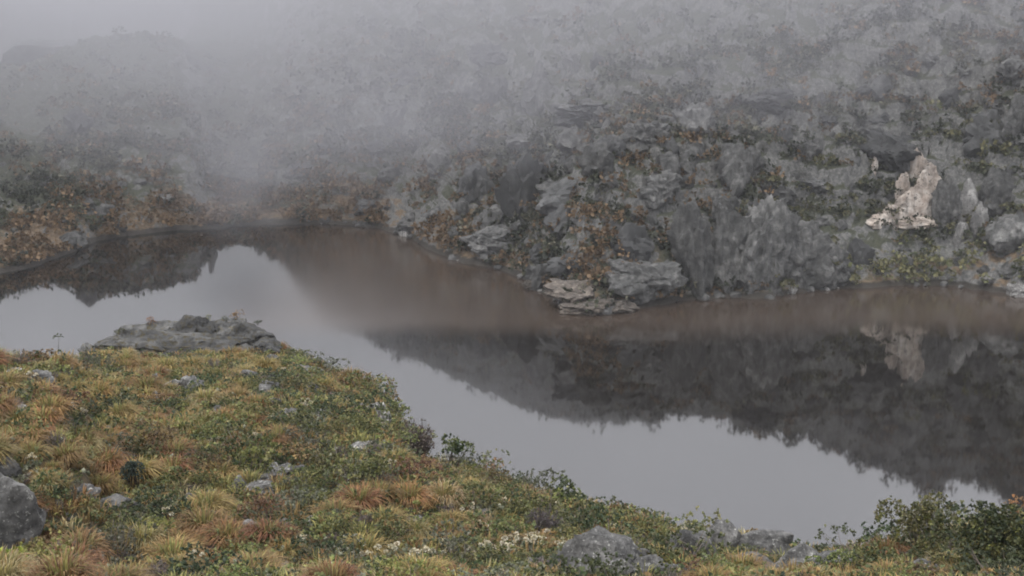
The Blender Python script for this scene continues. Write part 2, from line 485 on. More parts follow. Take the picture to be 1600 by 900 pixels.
add('ground', mesh_np('ground', Vn.reshape(-1, 3), grid_faces(*Yn.shape), smooth_shade=True), M['ground'],
    label='near mountain slope of soil and low growth above the lake', kind='structure')
def near_hit(px, py): return hit(near_height, px, py, 18, 66, 700)

# ------------------------------------------------------------------ lake
W = 600
add('lake', mesh_np('lake', [(-W, 20, 0), (W, 20, 0), (W, 460, 0), (-W, 460, 0)], [(0, 1, 2, 3)]), M['water'],
    label='still grey mountain lake mirroring the fog and the dark hillside', kind='structure')

# ------------------------------------------------------------------ rocks
def ico(sub):
    p = (1 + 5 ** .5) / 2
    V = [(-1,p,0),(1,p,0),(-1,-p,0),(1,-p,0),(0,-1,p),(0,1,p),(0,-1,-p),(0,1,-p),(p,0,-1),(p,0,1),(-p,0,-1),(-p,0,1)]
    F = [(0,11,5),(0,5,1),(0,1,7),(0,7,10),(0,10,11),(1,5,9),(5,11,4),(11,10,2),(10,7,6),(7,1,8),(3,9,4),(3,4,2),(3,2,6),(3,6,8),(3,8,9),(4,9,5),(2,4,11),(6,2,10),(8,6,7),(9,8,1)]
    V = [np.array(v, float) / np.linalg.norm(v) for v in V]
    for _ in range(sub):
        cache, F2 = {}, []
        def mid(a, b):
            k = (min(a, b), max(a, b))
            if k not in cache:
                v = V[a] + V[b]; V.append(v / np.linalg.norm(v)); cache[k] = len(V) - 1
            return cache[k]
        for a, b, c in F:
            ab, bc, ca = mid(a, b), mid(b, c), mid(c, a)
            F2 += [(a, ab, ca), (b, bc, ab), (c, ca, bc), (ab, bc, ca)]
        F = F2
    return np.array(V), np.array(F)
ICO = {k: ico(k) for k in range(5)}
def rock_verts(seed, size, sub=3, facets=14, rough=0.07, strata=0.0, flutes=0.0):
    r = np.random.default_rng(seed)
    V, F = ICO[sub]
    n = r.normal(size=(facets, 3)); n /= np.linalg.norm(n, axis=1)[:, None]
    d = r.uniform(0.62, 0.95, facets)
    dots = V @ n.T
    rad = np.where(dots > 0.05, d[None] / np.maximum(dots, 0.05), 9).min(1)
    rad = np.minimum(rad, 1.15)
    P = V * rad[:, None]
    o = r.uniform(-50, 50, 3)
    nn = fbm(P[:, 0] * 1.7 + o[0], P[:, 1] * 1.7 + o[1], P[:, 2] * 1.7 + o[2], 4, 0.55)
    P = P * (1 + rough * nn * 1.6)[:, None]
    rg = ridged(P[:, 0] * 2.6 - o[1], P[:, 1] * 2.6 + o[2], P[:, 2] * 2.6 + o[0], 3, .5)
    P = P * (1 + rough * .55 * (rg - .6))[:, None]
    if flutes:
        an = np.arctan2(P[:, 1], P[:, 0])
        fl = ridged(np.cos(an) * 2.2 + o[0], np.sin(an) * 2.2 + o[1], P[:, 2] * .35, 3, .6)
        P[:, :2] *= (1 + flutes * (fl - .6))[:, None]
    if strata:
        P[:, :2] *= (1 + strata * np.sin(P[:, 2] * 9 + 2 * nn))[:, None]
    return P * np.array(size) * 0.5, F
def rock(name, loc, size, mat, label, cat, group=None, seed=0, sub=3, rotz=0.0, tilt=(0, 0), facets=14, rough=0.07, strata=0.0, flutes=0.0):
    V, F = rock_verts(seed, size, sub, facets, rough, strata, flutes)
    o = add(name, mesh_np(name, V, F, smooth_shade=sub > 2), mat, None, loc, label, cat, group)
    if sub > 2:
        me = o.data
        try: me.set_sharp_from_angle(angle=math.radians(32))
        except Exception: pass
    o.rotation_euler = (tilt[0], tilt[1], rotz)
    return o

# the near rocks -----------------------------------------------------
def mpp(y): return y / FPX / CP                       # metres in one picture pixel at depth y
ROCKS = []
def near_rock(px, py, wpx, hpx, mat, label, seed, name='boulder', cat='boulder', depth=0.9, group=None, sub=3, rotz=0.0, sink=0.30, tilt=(0, 0), rough=0.07, facets=14):
    p = near_hit(px, py + hpx * 0.5)                  # foot of the rock
    k = mpp(p[1]); w, h = wpx * k, hpx * k / .93
    p = p + np.array([0, w * depth * 0.35, 0])
    zg = float(near_height(p[0] / p[1], p[1]))
    if wpx > 24: ROCKS.append((p[0], p[1] - (.25 if px < 760 else .4) * w, (.38 if px < 760 else .68) * w + .1))
    return rock(name, (p[0], p[1], zg + h * (0.5 - sink)), (w * 1.12, w * depth * 1.12, h * 1.35), mat, label, cat, group, seed, sub, rotz, tilt, facets, rough)


# boulders and slabs of the near slope: px, py, width, height, material, what it is, seed
near_rock(-6, 812, 132, 108, M['rock'], 'large leaning grey boulder beside bright yellow-green plant', 21, sub=4, depth=0.8, sink=0.22, rotz=0.4, rough=0.06, facets=11)
near_rock(6, 735, 40, 26, M['rock'], 'small grey rock perched behind the large leaning boulder', 22)
NEAR_ROCKS = [
    (300,597,48,42,'rock','dark blocky rock standing alone below the rock outcrop'),
    (126,762,52,28,'rock','pale topped rock beside the dark rounded shrub'),
    (172,786,92,38,'rock','long flat grey slab half buried in low scrub'),
    (440,734,46,22,'lichen_rock','whitish flat rock among green scrub at mid slope'),
    (404,764,66,22,'lichen_rock','broad whitish slab with scrub on both sides'),
    (388,826,46,32,'rock','grey rock between rusty tussocks and green scrub'),
    (500,646,28,24,'lichen_rock','small white rock on the green shoulder of the slope'),
    (560,696,48,16,'lichen_rock','thin white slab above the bristly grey shrub'),
    (592,640,50,40,'lichen_rock','whitish cliff block under the overhanging bush at the slope lip'),
    (522,571,46,22,'rock','grey rock on the slope edge just below the outcrop'),
    (470,574,64,22,'rock','low grey ledge running down from the outcrop'),
    (418,603,44,22,'rock','rounded grey rock in olive scrub below the outcrop'),
    (296,812,44,28,'rock','grey rock in front of the dark spreading shrub'),
    (300,778,30,22,'lichen_rock','pale rock beside the dark spreading shrub'),
    (560,636,36,20,'rock','grey rock near the slope lip in brown scrub'),
    (945,862,150,66,'rock','wide rounded grey boulder behind the white lichen rock'),
    (962,890,58,46,'lichen_rock','pointed rock crusted with white lichen'),
    (1090,850,92,58,'rock','dark hollow sided boulder on the slope rim'),
    (1134,842,48,50,'rock','rounded grey boulder leaning on the hollow sided one'),
    (1198,838,84,56,'rock','grey rock under the leafless shrub on the rim'),
    (1178,872,84,44,'rock','cracked grey slab below the leafless shrub'),
    (1256,874,80,44,'rock','low grey rock on the rim facing the water'),
    (1312,874,66,34,'rock','flat grey rock on the rim beside pale twigs'),
    (1402,852,18,44,'lichen_rock','upright pale stone post in front of the leafy bush'),
    (1452,888,56,34,'rock','grey rock at the foot of the dark bush'),
    (888,862,64,36,'rock','brown grey rock beside cream flowers'),
    (1016,882,44,26,'rock','small grey rock touching the wide boulder'),
    (1060,892,60,24,'rock','flat grey rock below the hollow sided boulder'),
    (840,880,36,20,'rock','small rock half hidden by cream flowers'),
    (648,812,34,18,'lichen_rock','small whitish rock in scrub above the cream flowers'),
    (730,662,36,16,'rock','grey rock under the lone rosette tree'),
    (60,590,44,24,'rock','grey violet rock below the skyline stalk plant'),
    (30,612,34,20,'rock','bluish grey rock among golden tussocks'),
]
for i, (px, py, w, h, m, lab) in enumerate(NEAR_ROCKS):
    q = .82 if px < 760 else 1.0
    near_rock(px, py, w * q, h * q, M[m], lab, 40 + i, rotz=random.uniform(-.5, .5), tilt=(random.uniform(-.15, .15), random.uniform(-.2, .2)), sink=0.42 if px < 760 else .32, rough=.11)

ns_ = 0
while ns_ < 70:
    px, py = random.uniform(0, 1600), random.uniform(560, 895)
    if py < float(np.interp(px, CREST[:, 0], CREST[:, 1])) + 12: continue
    zl = 'among tussocks near the leaning boulder' if px < 330 else 'in the scrub of the middle slope' if px < 840 else 'on the rocky rim'
    lc = random.random() < .3
    near_rock(px, py, random.uniform(14, 34), random.uniform(10, 20), M['lichen_rock' if lc else 'rock'], f'small half-buried {"pale" if lc else "grey"} stone {zl}', 90 + ns_, 'stone', 'stone', group=f'{"pale" if lc else "grey"} stones {zl}', sub=2, rotz=random.uniform(0, 3), rough=.12)
    ns_ += 1
# rock outcrop on the skyline of the near slope
oc = near_hit(285, 556)
oc_root = add('rock_outcrop', None, loc=(0, 0, 0), label='long grey rock outcrop crowning the near slope above the lake', cat='outcrop')
oy = 60.5
for i, (px, py, w, h) in enumerate([(148,553,40,22),(168,544,52,34),(196,535,60,44),(228,526,70,52),(262,521,76,58),(298,520,76,58),(334,523,68,52),(366,521,60,52),(396,525,54,46),
                                    (210,551,80,34),(262,548,90,38),(318,548,90,36),(370,547,80,34),(414,540,40,30),(290,540,250,56)]):
    y = oy + random.uniform(-1, 1.5) - (1.6 if i > 8 else 0)
    u, t = ut(px, py); k = mpp(y)
    V, F = rock_verts(300 + i, (w * k * 1.2, 3.2, h * k * 1.25), 4, 34, 0.12)
    b = add('block', mesh_np('block', V, F, smooth_shade=True), M['mossy_rock'], oc_root, (u * y, y, CAM_H + t * y - h * k * 0.12))
    b.data.set_sharp_from_angle(angle=math.radians(30))
    b.rotation_euler = (random.uniform(-.1, .1), random.uniform(-.12, .12), random.uniform(-.6, .6))

# ------------------------------------------------------------------ plant meshes
def blades(r, n, R, H, wid, cols, root=0.14, upright=0.5, droop=0.6):
    """arched grass blades, three triangles each"""
    a = r.uniform(0, 2 * np.pi, n)
    rr = root * np.sqrt(r.uniform(0, 1, n))
    base = np.stack([rr * np.cos(a), rr * np.sin(a), np.zeros(n)], -1)
    a2 = a + r.normal(0, .45, n)
    out = np.stack([np.cos(a2), np.sin(a2), np.zeros(n)], -1)
    side = np.stack([-np.sin(a2), np.cos(a2), np.zeros(n)], -1)
    L = r.uniform(.65, 1.1, n)
    lean = r.uniform(0.12, 1.0, n) ** upright
    mid = base + out * (R * .45 * lean * L)[:, None] + np.array([0, 0, 1]) * (H * .68 * L * (1 - .25 * lean))[:, None]
    tip = base + out * (R * lean * L)[:, None] + np.array([0, 0, 1]) * (H * L * (1 - droop * lean ** 1.5))[:, None]
    w = (wid * r.uniform(.7, 1.3, n))[:, None]
    V = np.stack([base - side * w, base + side * w, mid - side * w * .8, mid + side * w * .8, tip], 1).reshape(-1, 3)
    F = (np.array([(0, 1, 3), (0, 3, 2), (2, 3, 4)])[None] + 5 * np.arange(n)[:, None, None]).reshape(-1, 3)
    c = np.array(cols)[r.integers(0, len(cols), n)] * r.uniform(.75, 1.25, n)[:, None]
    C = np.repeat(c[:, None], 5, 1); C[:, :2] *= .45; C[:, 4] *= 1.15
    return V, F, C.reshape(-1, 3)
def leaves_at(r, P, D, n, size, cols, spread=1.0, aspect=.45):
    """n pointed leaves around each sprig point P looking along D"""
    m = len(P)
    d = np.repeat(D, n, 0); p = np.repeat(P, n, 0); k = m * n
    v = r.normal(size=(k, 3)) * spread + d * .75
    v /= np.linalg.norm(v, axis=1)[:, None]
    s = np.cross(v, r.normal(size=(k, 3))); s /= np.linalg.norm(s, axis=1)[:, None] + 1e-9
    L = size * r.uniform(.6, 1.3, k)[:, None]
    b = p + v * L * .1
    V = np.stack([b, b + v * L * .55 + s * L * aspect, b + v * L * 1.05, b + v * L * .55 - s * L * aspect], 1).reshape(-1, 3)
    F = (np.array([(0, 1, 2, 3)])[None] + 4 * np.arange(k)[:, None, None]).reshape(-1, 4)
    c = np.repeat(np.array(cols)[r.integers(0, len(cols), m)] * r.uniform(.7, 1.3, m)[:, None], n, 0) * r.uniform(.8, 1.2, k)[:, None]
    return V, F, np.repeat(c, 4, 0)
def dome_points(r, n, w, h, lobes=5):
    """points on and in a lumpy dome, with outward directions"""
    lc = r.normal(size=(lobes, 3)) * np.array([.28, .28, .16]) + np.array([0, 0, .45])
    lr = r.uniform(.28, .48, lobes)
    i = r.integers(0, lobes, n)
    d = r.normal(size=(n, 3)); d[:, 2] = np.abs(d[:, 2]) * 1.0 - .25
    d /= np.linalg.norm(d, axis=1)[:, None]
    p = lc[i] + d * (lr[i] * r.uniform(.7, 1.0, n))[:, None]
    p[:, 2] = np.maximum(p[:, 2], .03)
    return p * np.array([w, w, h]), d
def stems(r, targets, rad, col, bend=.1, sides=3):
    """thin tapering stems from the root to each target"""
    VV, FF, CC = [], [], []
    for k, t in enumerate(targets):
        a = np.array([*(r.normal(size=2) * rad * 2), -0.05])
        m = a * .45 + t * .55 + r.normal(size=3) * bend * np.linalg.norm(t) ; m[2] = abs(m[2])
        pts, rads = [a, m, t], [rad, rad * .7, rad * .3]
        for q, ra in zip(pts, rads):
            for j in range(sides):
                an = 2 * np.pi * j / sides
                VV.append(q + ra * np.array([np.cos(an), np.sin(an), 0]))
        o = k * 3 * sides
        for l in range(2):
            for j in range(sides):
                FF.append((o + l * sides + j, o + l * sides + (j + 1) % sides, o + (l + 1) * sides + (j + 1) % sides, o + (l + 1) * sides + j))
        CC += [np.array(col) * r.uniform(.7, 1.3)] * (3 * sides)
    return np.array(VV), np.array(FF), np.array(CC)

GOLD = [(.22,.14,.05),(.19,.118,.045),(.25,.175,.07),(.15,.095,.04)]
RUST = [(.20,.105,.038),(.17,.082,.032),(.23,.13,.046),(.13,.07,.03)]
STRAW = [(.28,.225,.12),(.24,.195,.10),(.19,.155,.07)]
OLIVEG = [(.16,.15,.045),(.12,.12,.035),(.22,.19,.06)]
def make_tussock(seed, cols, R=.62, H=.72, label=''):
    r = np.random.default_rng(seed)
    root = add('grass_tussock', None)
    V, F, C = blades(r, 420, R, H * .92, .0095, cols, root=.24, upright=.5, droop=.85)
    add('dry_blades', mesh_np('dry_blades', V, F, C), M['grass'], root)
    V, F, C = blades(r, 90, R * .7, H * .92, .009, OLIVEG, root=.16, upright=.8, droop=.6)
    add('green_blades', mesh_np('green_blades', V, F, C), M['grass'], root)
    return root
def make_shrub(seed, cols, w, h, sprigs=70, nl=6, size=.075, twig=(.07,.055,.045), spread=.8, lobes=5, name='low_shrub', nst=16, aspect=.4):
    r = np.random.default_rng(seed)
    root = add(name, None)
    P, D = dome_points(r, sprigs, w, h, lobes)
    V, F, C = leaves_at(r, P, D, nl, size, cols, spread, aspect)
    add('foliage', mesh_np('foliage', V, F, C), M['leaf'], root)
    V, F, C = stems(r, P[:nst], .012 * max(1, w), twig)
    add('stem', mesh_np('stem', V, F, C), M['twig'], root)
    return root
def make_twiggy(seed, w, h, n=60, col=(.12,.095,.09), leafcol=((.11,.10,.075),(.13,.1,.1)), upright=True, name='twiggy_shrub'):
    r = np.random.default_rng(seed)
    root = add(name, None)
    a = r.uniform(0, 2 * np.pi, n); q = np.sqrt(r.uniform(0, 1, n))
    T = np.stack([q * np.cos(a) * w / 2, q * np.sin(a) * w / 2, h * r.uniform(.6, 1.05, n) * (1 - .35 * q ** 2)], -1)
    V, F, C = stems(r, T, .011, col, bend=.05)
    add('stem', mesh_np('stem', V, F, C), M['twig'], root)
    P = np.concatenate([T * r.uniform(.55, 1, (n, 1)) for _ in range(3)])
    V, F, C = leaves_at(r, P, np.tile([0, 0, 1.], (len(P), 1)), 3, .05, leafcol, .6, .25)
    add('foliage', mesh_np('foliage', V, F, C), M['leaf'], root)
    return root
def flower_mesh(seed, R=.04):
    r = np.random.default_rng(seed)
    n = 26; d = r.normal(size=(n, 3)); d[:, 2] = np.abs(d[:, 2]) + .15; d /= np.linalg.norm(d, axis=1)[:, None]
    V, F, C = leaves_at(r, d * R * .5, d, 2, R * .9, [(.50,.46,.34),(.56,.53,.44),(.44,.38,.24)], .35, .5)
    return mesh_np('flower_head', V, F, C)
FLOWERS = [flower_mesh(500 + i) for i in range(3)]
def make_flowering(seed, nf=5):
    r = np.random.default_rng(seed)
    root = add('flowering_plant', None)
    P, D = dome_points(r, 40, .45, .28, 3)
    V, F, C = leaves_at(r, P, D, 6, .07, [(.13,.14,.09),(.10,.115,.06),(.17,.17,.12)], .8, .25)
    add('foliage', mesh_np('foliage', V, F, C), M['leaf'], root)
    T = np.stack([r.normal(0, .13, nf), r.normal(0, .13, nf), r.uniform(.30, .44, nf)], -1)
    V, F, C = stems(r, T, .008, (.14, .14, .09))
    add('stem', mesh_np('stem', V, F, C), M['twig'], root)
    for i in range(nf):
        f = add('flower_head', FLOWERS[i % 3], M['petal'], root, T[i]); f.scale = [r.uniform(.8, 1.3)] * 3
    return root

class Kind:
    """alike plants: the first placement uses the plant itself, every other one a copy of it and its parts"""
    def __init__(self, protos, cat): self.p, self.used, self.cat = protos, [False] * len(protos), cat
    def place(self, i, loc, scale, label, group, sz=1.0, rot=None):
        i %= len(self.p)
        o = copy_tree(self.p[i]) if self.used[i] else self.p[i]
        self.used[i] = True
        o.location = loc; o.rotation_euler = (random.uniform(-.1, .1), random.uniform(-.1, .1), random.uniform(0, 6.28) if rot is None else rot)
        o.scale = (scale, scale, scale * sz)
        tag(o, label, self.cat, group)
        return o

# ------------------------------------------------------------------ single plants one can pick out
def at_near(px, py, dy=0.0):
    p = near_hit(px, py); y = p[1] + dy; x = p[0] * y / p[1]
    return np.array([x, y, float(near_height(x / y, y))])
def single(root, px, py, hpx, h_native, label, cat='shrub', dy=0.0, wscale=1.0):
    """foot of the plant at px, py; hpx picture pixels tall"""
    p = at_near(px, py, dy); s = hpx * mpp(p[1]) / h_native
    root.location = p - np.array([0, 0, .02]); root.scale = (s * wscale, s * wscale, s); tag(root, label, cat)
    return root
YELLOWG = [(.17,.18,.05),(.13,.145,.04),(.20,.19,.07),(.09,.11,.03)]
DARKG = [(.028,.042,.018),(.04,.055,.022),(.06,.075,.03)]
OLIVE = [(.095,.10,.032),(.075,.085,.026),(.125,.12,.045),(.055,.065,.022)]
GREYG = [(.105,.11,.07),(.085,.09,.055),(.14,.14,.10)]
TEAL = [(.025,.04,.03),(.035,.055,.042),(.05,.07,.055)]
BROWNS = [(.14,.085,.04),(.10,.065,.035),(.18,.115,.05)]
single(make_shrub(901, OLIVE + YELLOWG + [(.24,.24,.15)], .95, 1.2, 900, 7, .05, (.30,.27,.22), .7, 7, 'leafy_bush', 30), 1436, 866, 84, 1.0, 'tall leafy yellow-green bush with pale stems beside the upright stone', 'bush')
single(make_shrub(902, DARKG + DARKG + OLIVE + YELLOWG[:1], 1.45, 1.25, 1500, 7, .052, (.05,.04,.035), .7, 9, 'dark_bush', 30), 1545, 905, 112, 1.05, 'large dark bush with yellow-green shoots beside the rusty shrub', 'bush')
single(make_shrub(903, RUST[:2] + BROWNS, .8, .7, 200, 7, .05, (.2,.15,.12), .8, 5, 'rusty_shrub'), 1588, 842, 46, .62, 'rusty brown shrub between the dark bush and the small round tree')
single(make_shrub(904, OLIVE, .9, .8, 220, 6, .055, (.06,.05,.04), .8, 5, 'low_bush'), 1500, 902, 60, .75, 'olive bush growing at the foot of the large dark bush', 'bush')
single(make_shrub(905, OLIVE + DARKG, .8, .6, 220, 6, .052, (.06,.05,.04), .8, 5, 'low_bush'), 1380, 898, 52, .58, 'olive bush below the upright pale stone', 'bush')
single(make_shrub(906, OLIVE + YELLOWG, .8, .6, 220, 6, .052, (.06,.05,.04), .8, 5, 'low_bush'), 1300, 900, 40, .58, 'olive bush in front of the flat rock on the rim', 'bush')
def make_tree(seed, cols, crown_w, crown_z, crown_h, trunk_r=.03, name='small_tree', sprigs=70, size=.08, lean=(.08, 0)):
    r = np.random.default_rng(seed)
    root = add(name, None)
    P, D = dome_points(r, sprigs, crown_w, crown_h, 5)
    P = P + np.array([lean[0], lean[1], crown_z])
    V, F, C = leaves_at(r, P, D, 7, size, cols, .8)
    add('crown', mesh_np('crown', V, F, C), M['leaf'], root)
    T = P[:9]
    V1, F1, C1 = stems(r, np.array([[lean[0], lean[1], crown_z + crown_h * .4]] * 2), trunk_r, (.11,.09,.075), .03, 5)
    V2, F2, C2 = stems(r, T, trunk_r * .4, (.11,.09,.075), .06, 3)
    add('trunk', mesh_np('trunk', np.concatenate([V1, V2]), np.concatenate([F1, F2 + len(V1)]), np.concatenate([C1, C2])), M['twig'], root)
    return root
single(make_tree(911, DARKG + OLIVE[:2], .65, .55, .42), 703, 740, 58, .95, 'lone little tree with flat dark crown beside the bristly grey shrub', 'tree')
single(make_tree(912, OLIVE + DARKG, .7, .5, .5, .04), 1556, 818, 48, .95, 'small round-crowned tree standing above the rusty shrub', 'tree')
single(make_tree(913, GREYG + DARKG, .55, .42, .4, .025, 'small_tree', 30, .06), 1364, 868, 46, .8, 'sparse grey-green little tree beside the tall leafy bush', 'tree')
single(make_twiggy(914, .75, .85, 150, (.075,.058,.052), ((.07,.06,.045),(.08,.06,.055))), 648, 730, 84, .85, 'bristly grey-brown shrub with upright twigs at the slope edge')
single(make_twiggy(915, .9, .6, 80, (.15,.14,.14), ((.13,.125,.12),(.1,.1,.09))), 1200, 846, 38, .6, 'leafless grey shrub spreading above the cracked slab', wscale=1.6)
single(make_twiggy(916, .8, .7, 90, (.10,.08,.085), ((.10,.085,.09),(.08,.07,.06))), 850, 842, 58, .7, 'purplish grey dead shrub above the cream flowers')
single(make_twiggy(917, .7, .5, 60, (.2,.15,.12), ((.2,.16,.12),(.14,.12,.08))), 1330, 880, 32, .5, 'pale brown twiggy shrub beside the flat rim rock', wscale=1.4)
single(make_shrub(918, TEAL, .55, .85, 200, 7, .045, (.04,.035,.03), .6, 3, 'dark_shrub'), 213, 766, 52, .8, 'dark blue-green rounded shrub standing above the long slab')
single(make_shrub(919, DARKG, .9, .55, 200, 7, .048, (.04,.035,.03), .7, 5, 'dark_shrub'), 255, 812, 46, .52, 'dark spreading shrub behind the rusty tussocks')
single(make_shrub(920, DARKG + OLIVE[:1], .8, .6, 200, 7, .048, (.04,.035,.03), .7, 5, 'dark_shrub'), 76, 790, 46, .58, 'dark green shrub growing against the large leaning boulder')
single(make_shrub(921, [(.17,.21,.025),(.13,.17,.02),(.21,.23,.035)], .45, .42, 60, 7, .07, (.1,.1,.04), .8, 4, 'bright_plant'), 22, 890, 34, .4, 'bright yellow-green plant at the foot of the large leaning boulder', 'plant')
single(make_shrub(922, DARKG + BROWNS[:1], .7, .7, 200, 6, .05, (.06,.05,.04), .7, 4, 'overhanging_bush'), 606, 652, 50, .66, 'dark bush overhanging the whitish cliff block at the slope lip', 'bush', 0.0)
single(make_shrub(923, OLIVE + BROWNS, 1.0, .6, 220, 6, .05, (.08,.06,.05), .8, 5, 'brown_bush'), 575, 622, 40, .58, 'brown-green bush on the slope lip behind the overhanging one', 'bush')
def make_stalk(seed, h=.8):
    r = np.random.default_rng(seed)
    root = add('stalk_plant', None)
    V, F, C = stems(r, np.array([[.03, 0, h]]), .012, (.07,.06,.05), .02, 4)
    add('stem', mesh_np('stem', V, F, C), M['twig'], root)
    P = np.array([[.03, 0, h]] * 3 + [[.0, 0, .12]] * 4) + r.normal(0, .05, (7, 3)) * np.array([1.6, 1, .4])
    V, F, C = leaves_at(r, P, np.tile([0, 0, .6], (7, 1)), 7, .10, DARKG, 1.0, .2)
    add('foliage', mesh_np('foliage', V, F, C), M['leaf'], root)
    return root
for k, (px, y, sc) in enumerate([(186, 60.5, .5), (238, 61, .6), (322, 61, .6), (352, 61, .5), (368, 61, .7), (262, 58.8, .6), (402, 60.5, .5)]):
    o = make_shrub(960 + k, [DARKG, BROWNS, OLIVE][k % 3], .7, .6, 60, 6, .06, (.06,.05,.04), .7, 3, 'crevice_shrub', 8)
    o.location = (ut(px, 500)[0] * y, y, CAM_H + ut(px, [522, 506, 506, 504, 500, 538, 508][k])[1] * y); o.scale = (sc, sc, sc)
    tag(o, 'tiny shrub rooted in a crevice of the rock outcrop', 'shrub', 'crevice shrubs on the outcrop')
single(make_stalk(931), 93, 566, 46, .85, 'thin stalk plant with a leaf tuft rising above the skyline', 'plant')
single(make_stalk(932), 12, 566, 26, .85, 'short stalk plant on the skyline above golden tussocks', 'plant', wscale=1.6)
for k, (px, py, h, lab) in enumerate([
        (735,742,26,'small dark shrub beside the lone little tree'), (765,748,22,'pale brown shrub on the slope edge past the lone tree'),
        (800,752,30,'narrow olive shrub on the slope edge'), (822,758,30,'narrow dark shrub next to the narrow olive one'),
        (870,792,34,'round olive shrub above the purplish dead shrub'), (897,800,38,'dark rounded shrub next to the rusty edge tussocks'),
        (968,812,30,'dark twiggy shrub at the tip of the rusty edge growth'), (1270,874,20,'single dark round shrub on the low rim'),
        (1118,834,14,'tiny dark shrub on top of the rim rocks'), (1395,884,26,'dark little shrub behind the upright stone')]):
    single(make_shrub(940 + k, [DARKG, BROWNS, OLIVE, DARKG, OLIVE, DARKG, BROWNS + DARKG, DARKG, DARKG, DARKG][k], .55, .6, 110, 6, .045, (.06,.05,.04), .7, 3, 'edge_shrub', 10), px, py, h * 1.35, .55, lab)

# ------------------------------------------------------------------ plants of which there are many
tuss = {'golden': Kind([make_tussock(600 + i, GOLD) for i in range(4)], 'tussock'),
        'rusty': Kind([make_tussock(610 + i, RUST) for i in range(3)], 'tussock'),
        'straw': Kind([make_tussock(620 + i, STRAW + GOLD[:1], .46, .7) for i in range(3)], 'tussock')}
SHR = {'olive': OLIVE, 'yellow-green': YELLOWG, 'dark green': DARKG, 'grey-green': GREYG, 'brown': BROWNS}
shr = {k: Kind([make_shrub(700 + 10 * j + i, c, .9, .58, 130, 7, .046, (.07,.055,.045), .8, 5 + i) for i in range(3)], 'shrub') for j, (k, c) in enumerate(SHR.items())}
twg = Kind([make_twiggy(760 + i, .6, .5, 50, (.13,.105,.105)) for i in range(3)], 'shrub')
flo = Kind([make_flowering(780 + i, 4 + i) for i in range(3)], 'flowering plant')

def zone(px, py):
    if py < 600 and 130 < px < 560: return 'below the rock outcrop'
    if px < 330 and py < 700: return 'on the high shoulder beneath the skyline'
    if px < 330: return 'around the large leaning boulder'
    if px > 1040: return 'on the rocky rim by the leafy bushes'
    if py > 800: return 'on the bottom of the slope near the cream flowers'
    if py < 700: return 'on the shoulder behind the slope lip'
    return 'on the middle of the slope below the lone tree'
def golden_share(px, py):
    """how much of the growth is tussock grass there"""
    g = .18
    if px < 480: g = max(g, .85 * float(smooth(480, 260, px)) * (1 - .4 * float(smooth(700, 760, py)) * float(smooth(860, 800, py))))
    if py > 800 and px < 900: g = max(g, .7 * float(smooth(800, 850, py)) * float(smooth(800, 550, px)))
    return min(g, .92)
LAND = []
_stop = 'beside among with between on above under just running in behind of facing at near half touching below leaning standing and crusted in'.split()
_full = [('large leaning grey boulder', -6, 850)] + [(l, px, py) for px, py, w, h, m, l in NEAR_ROCKS] + [('lone little tree', 703, 738), ('bristly grey-brown shrub', 648, 728), ('purplish grey dead shrub', 850, 842),
    ('dark blue-green rounded shrub', 213, 766), ('dark spreading shrub', 255, 812), ('tall leafy yellow-green bush', 1436, 866), ('large dark bush', 1545, 900), ('leafless grey shrub', 1200, 846), ('thin stalk plant', 93, 570)]
def _short(l):
    w = l.split(); k = next((i for i, x in enumerate(w) if i > 1 and x in _stop), len(w))
    return ' '.join(w[:k])
_sh = [_short(l) for l, a, b in _full]
for (l, px, py), c in zip(_full, _sh):
    ph = c if _sh.count(c) == 1 else l
    if len(ph.split()) <= 9 and py > float(np.interp(px, CREST[:, 0], CREST[:, 1])): LAND.append((ph, at_near(px, py)))
def where(p, px, py):
    ph, d = min(((l, float(np.hypot(p[0] - q[0], p[1] - q[1]))) for l, q in LAND), key=lambda e: e[1])
    return f'near the {ph}' if d < 2.6 and len(ph.split()) <= 8 else zone(px, py)
placed = []
counts = {}
LIMIT = {'tussock': 230, 'shrub': 300, 'twiggy': 60, 'flower': 46}
tries = 0
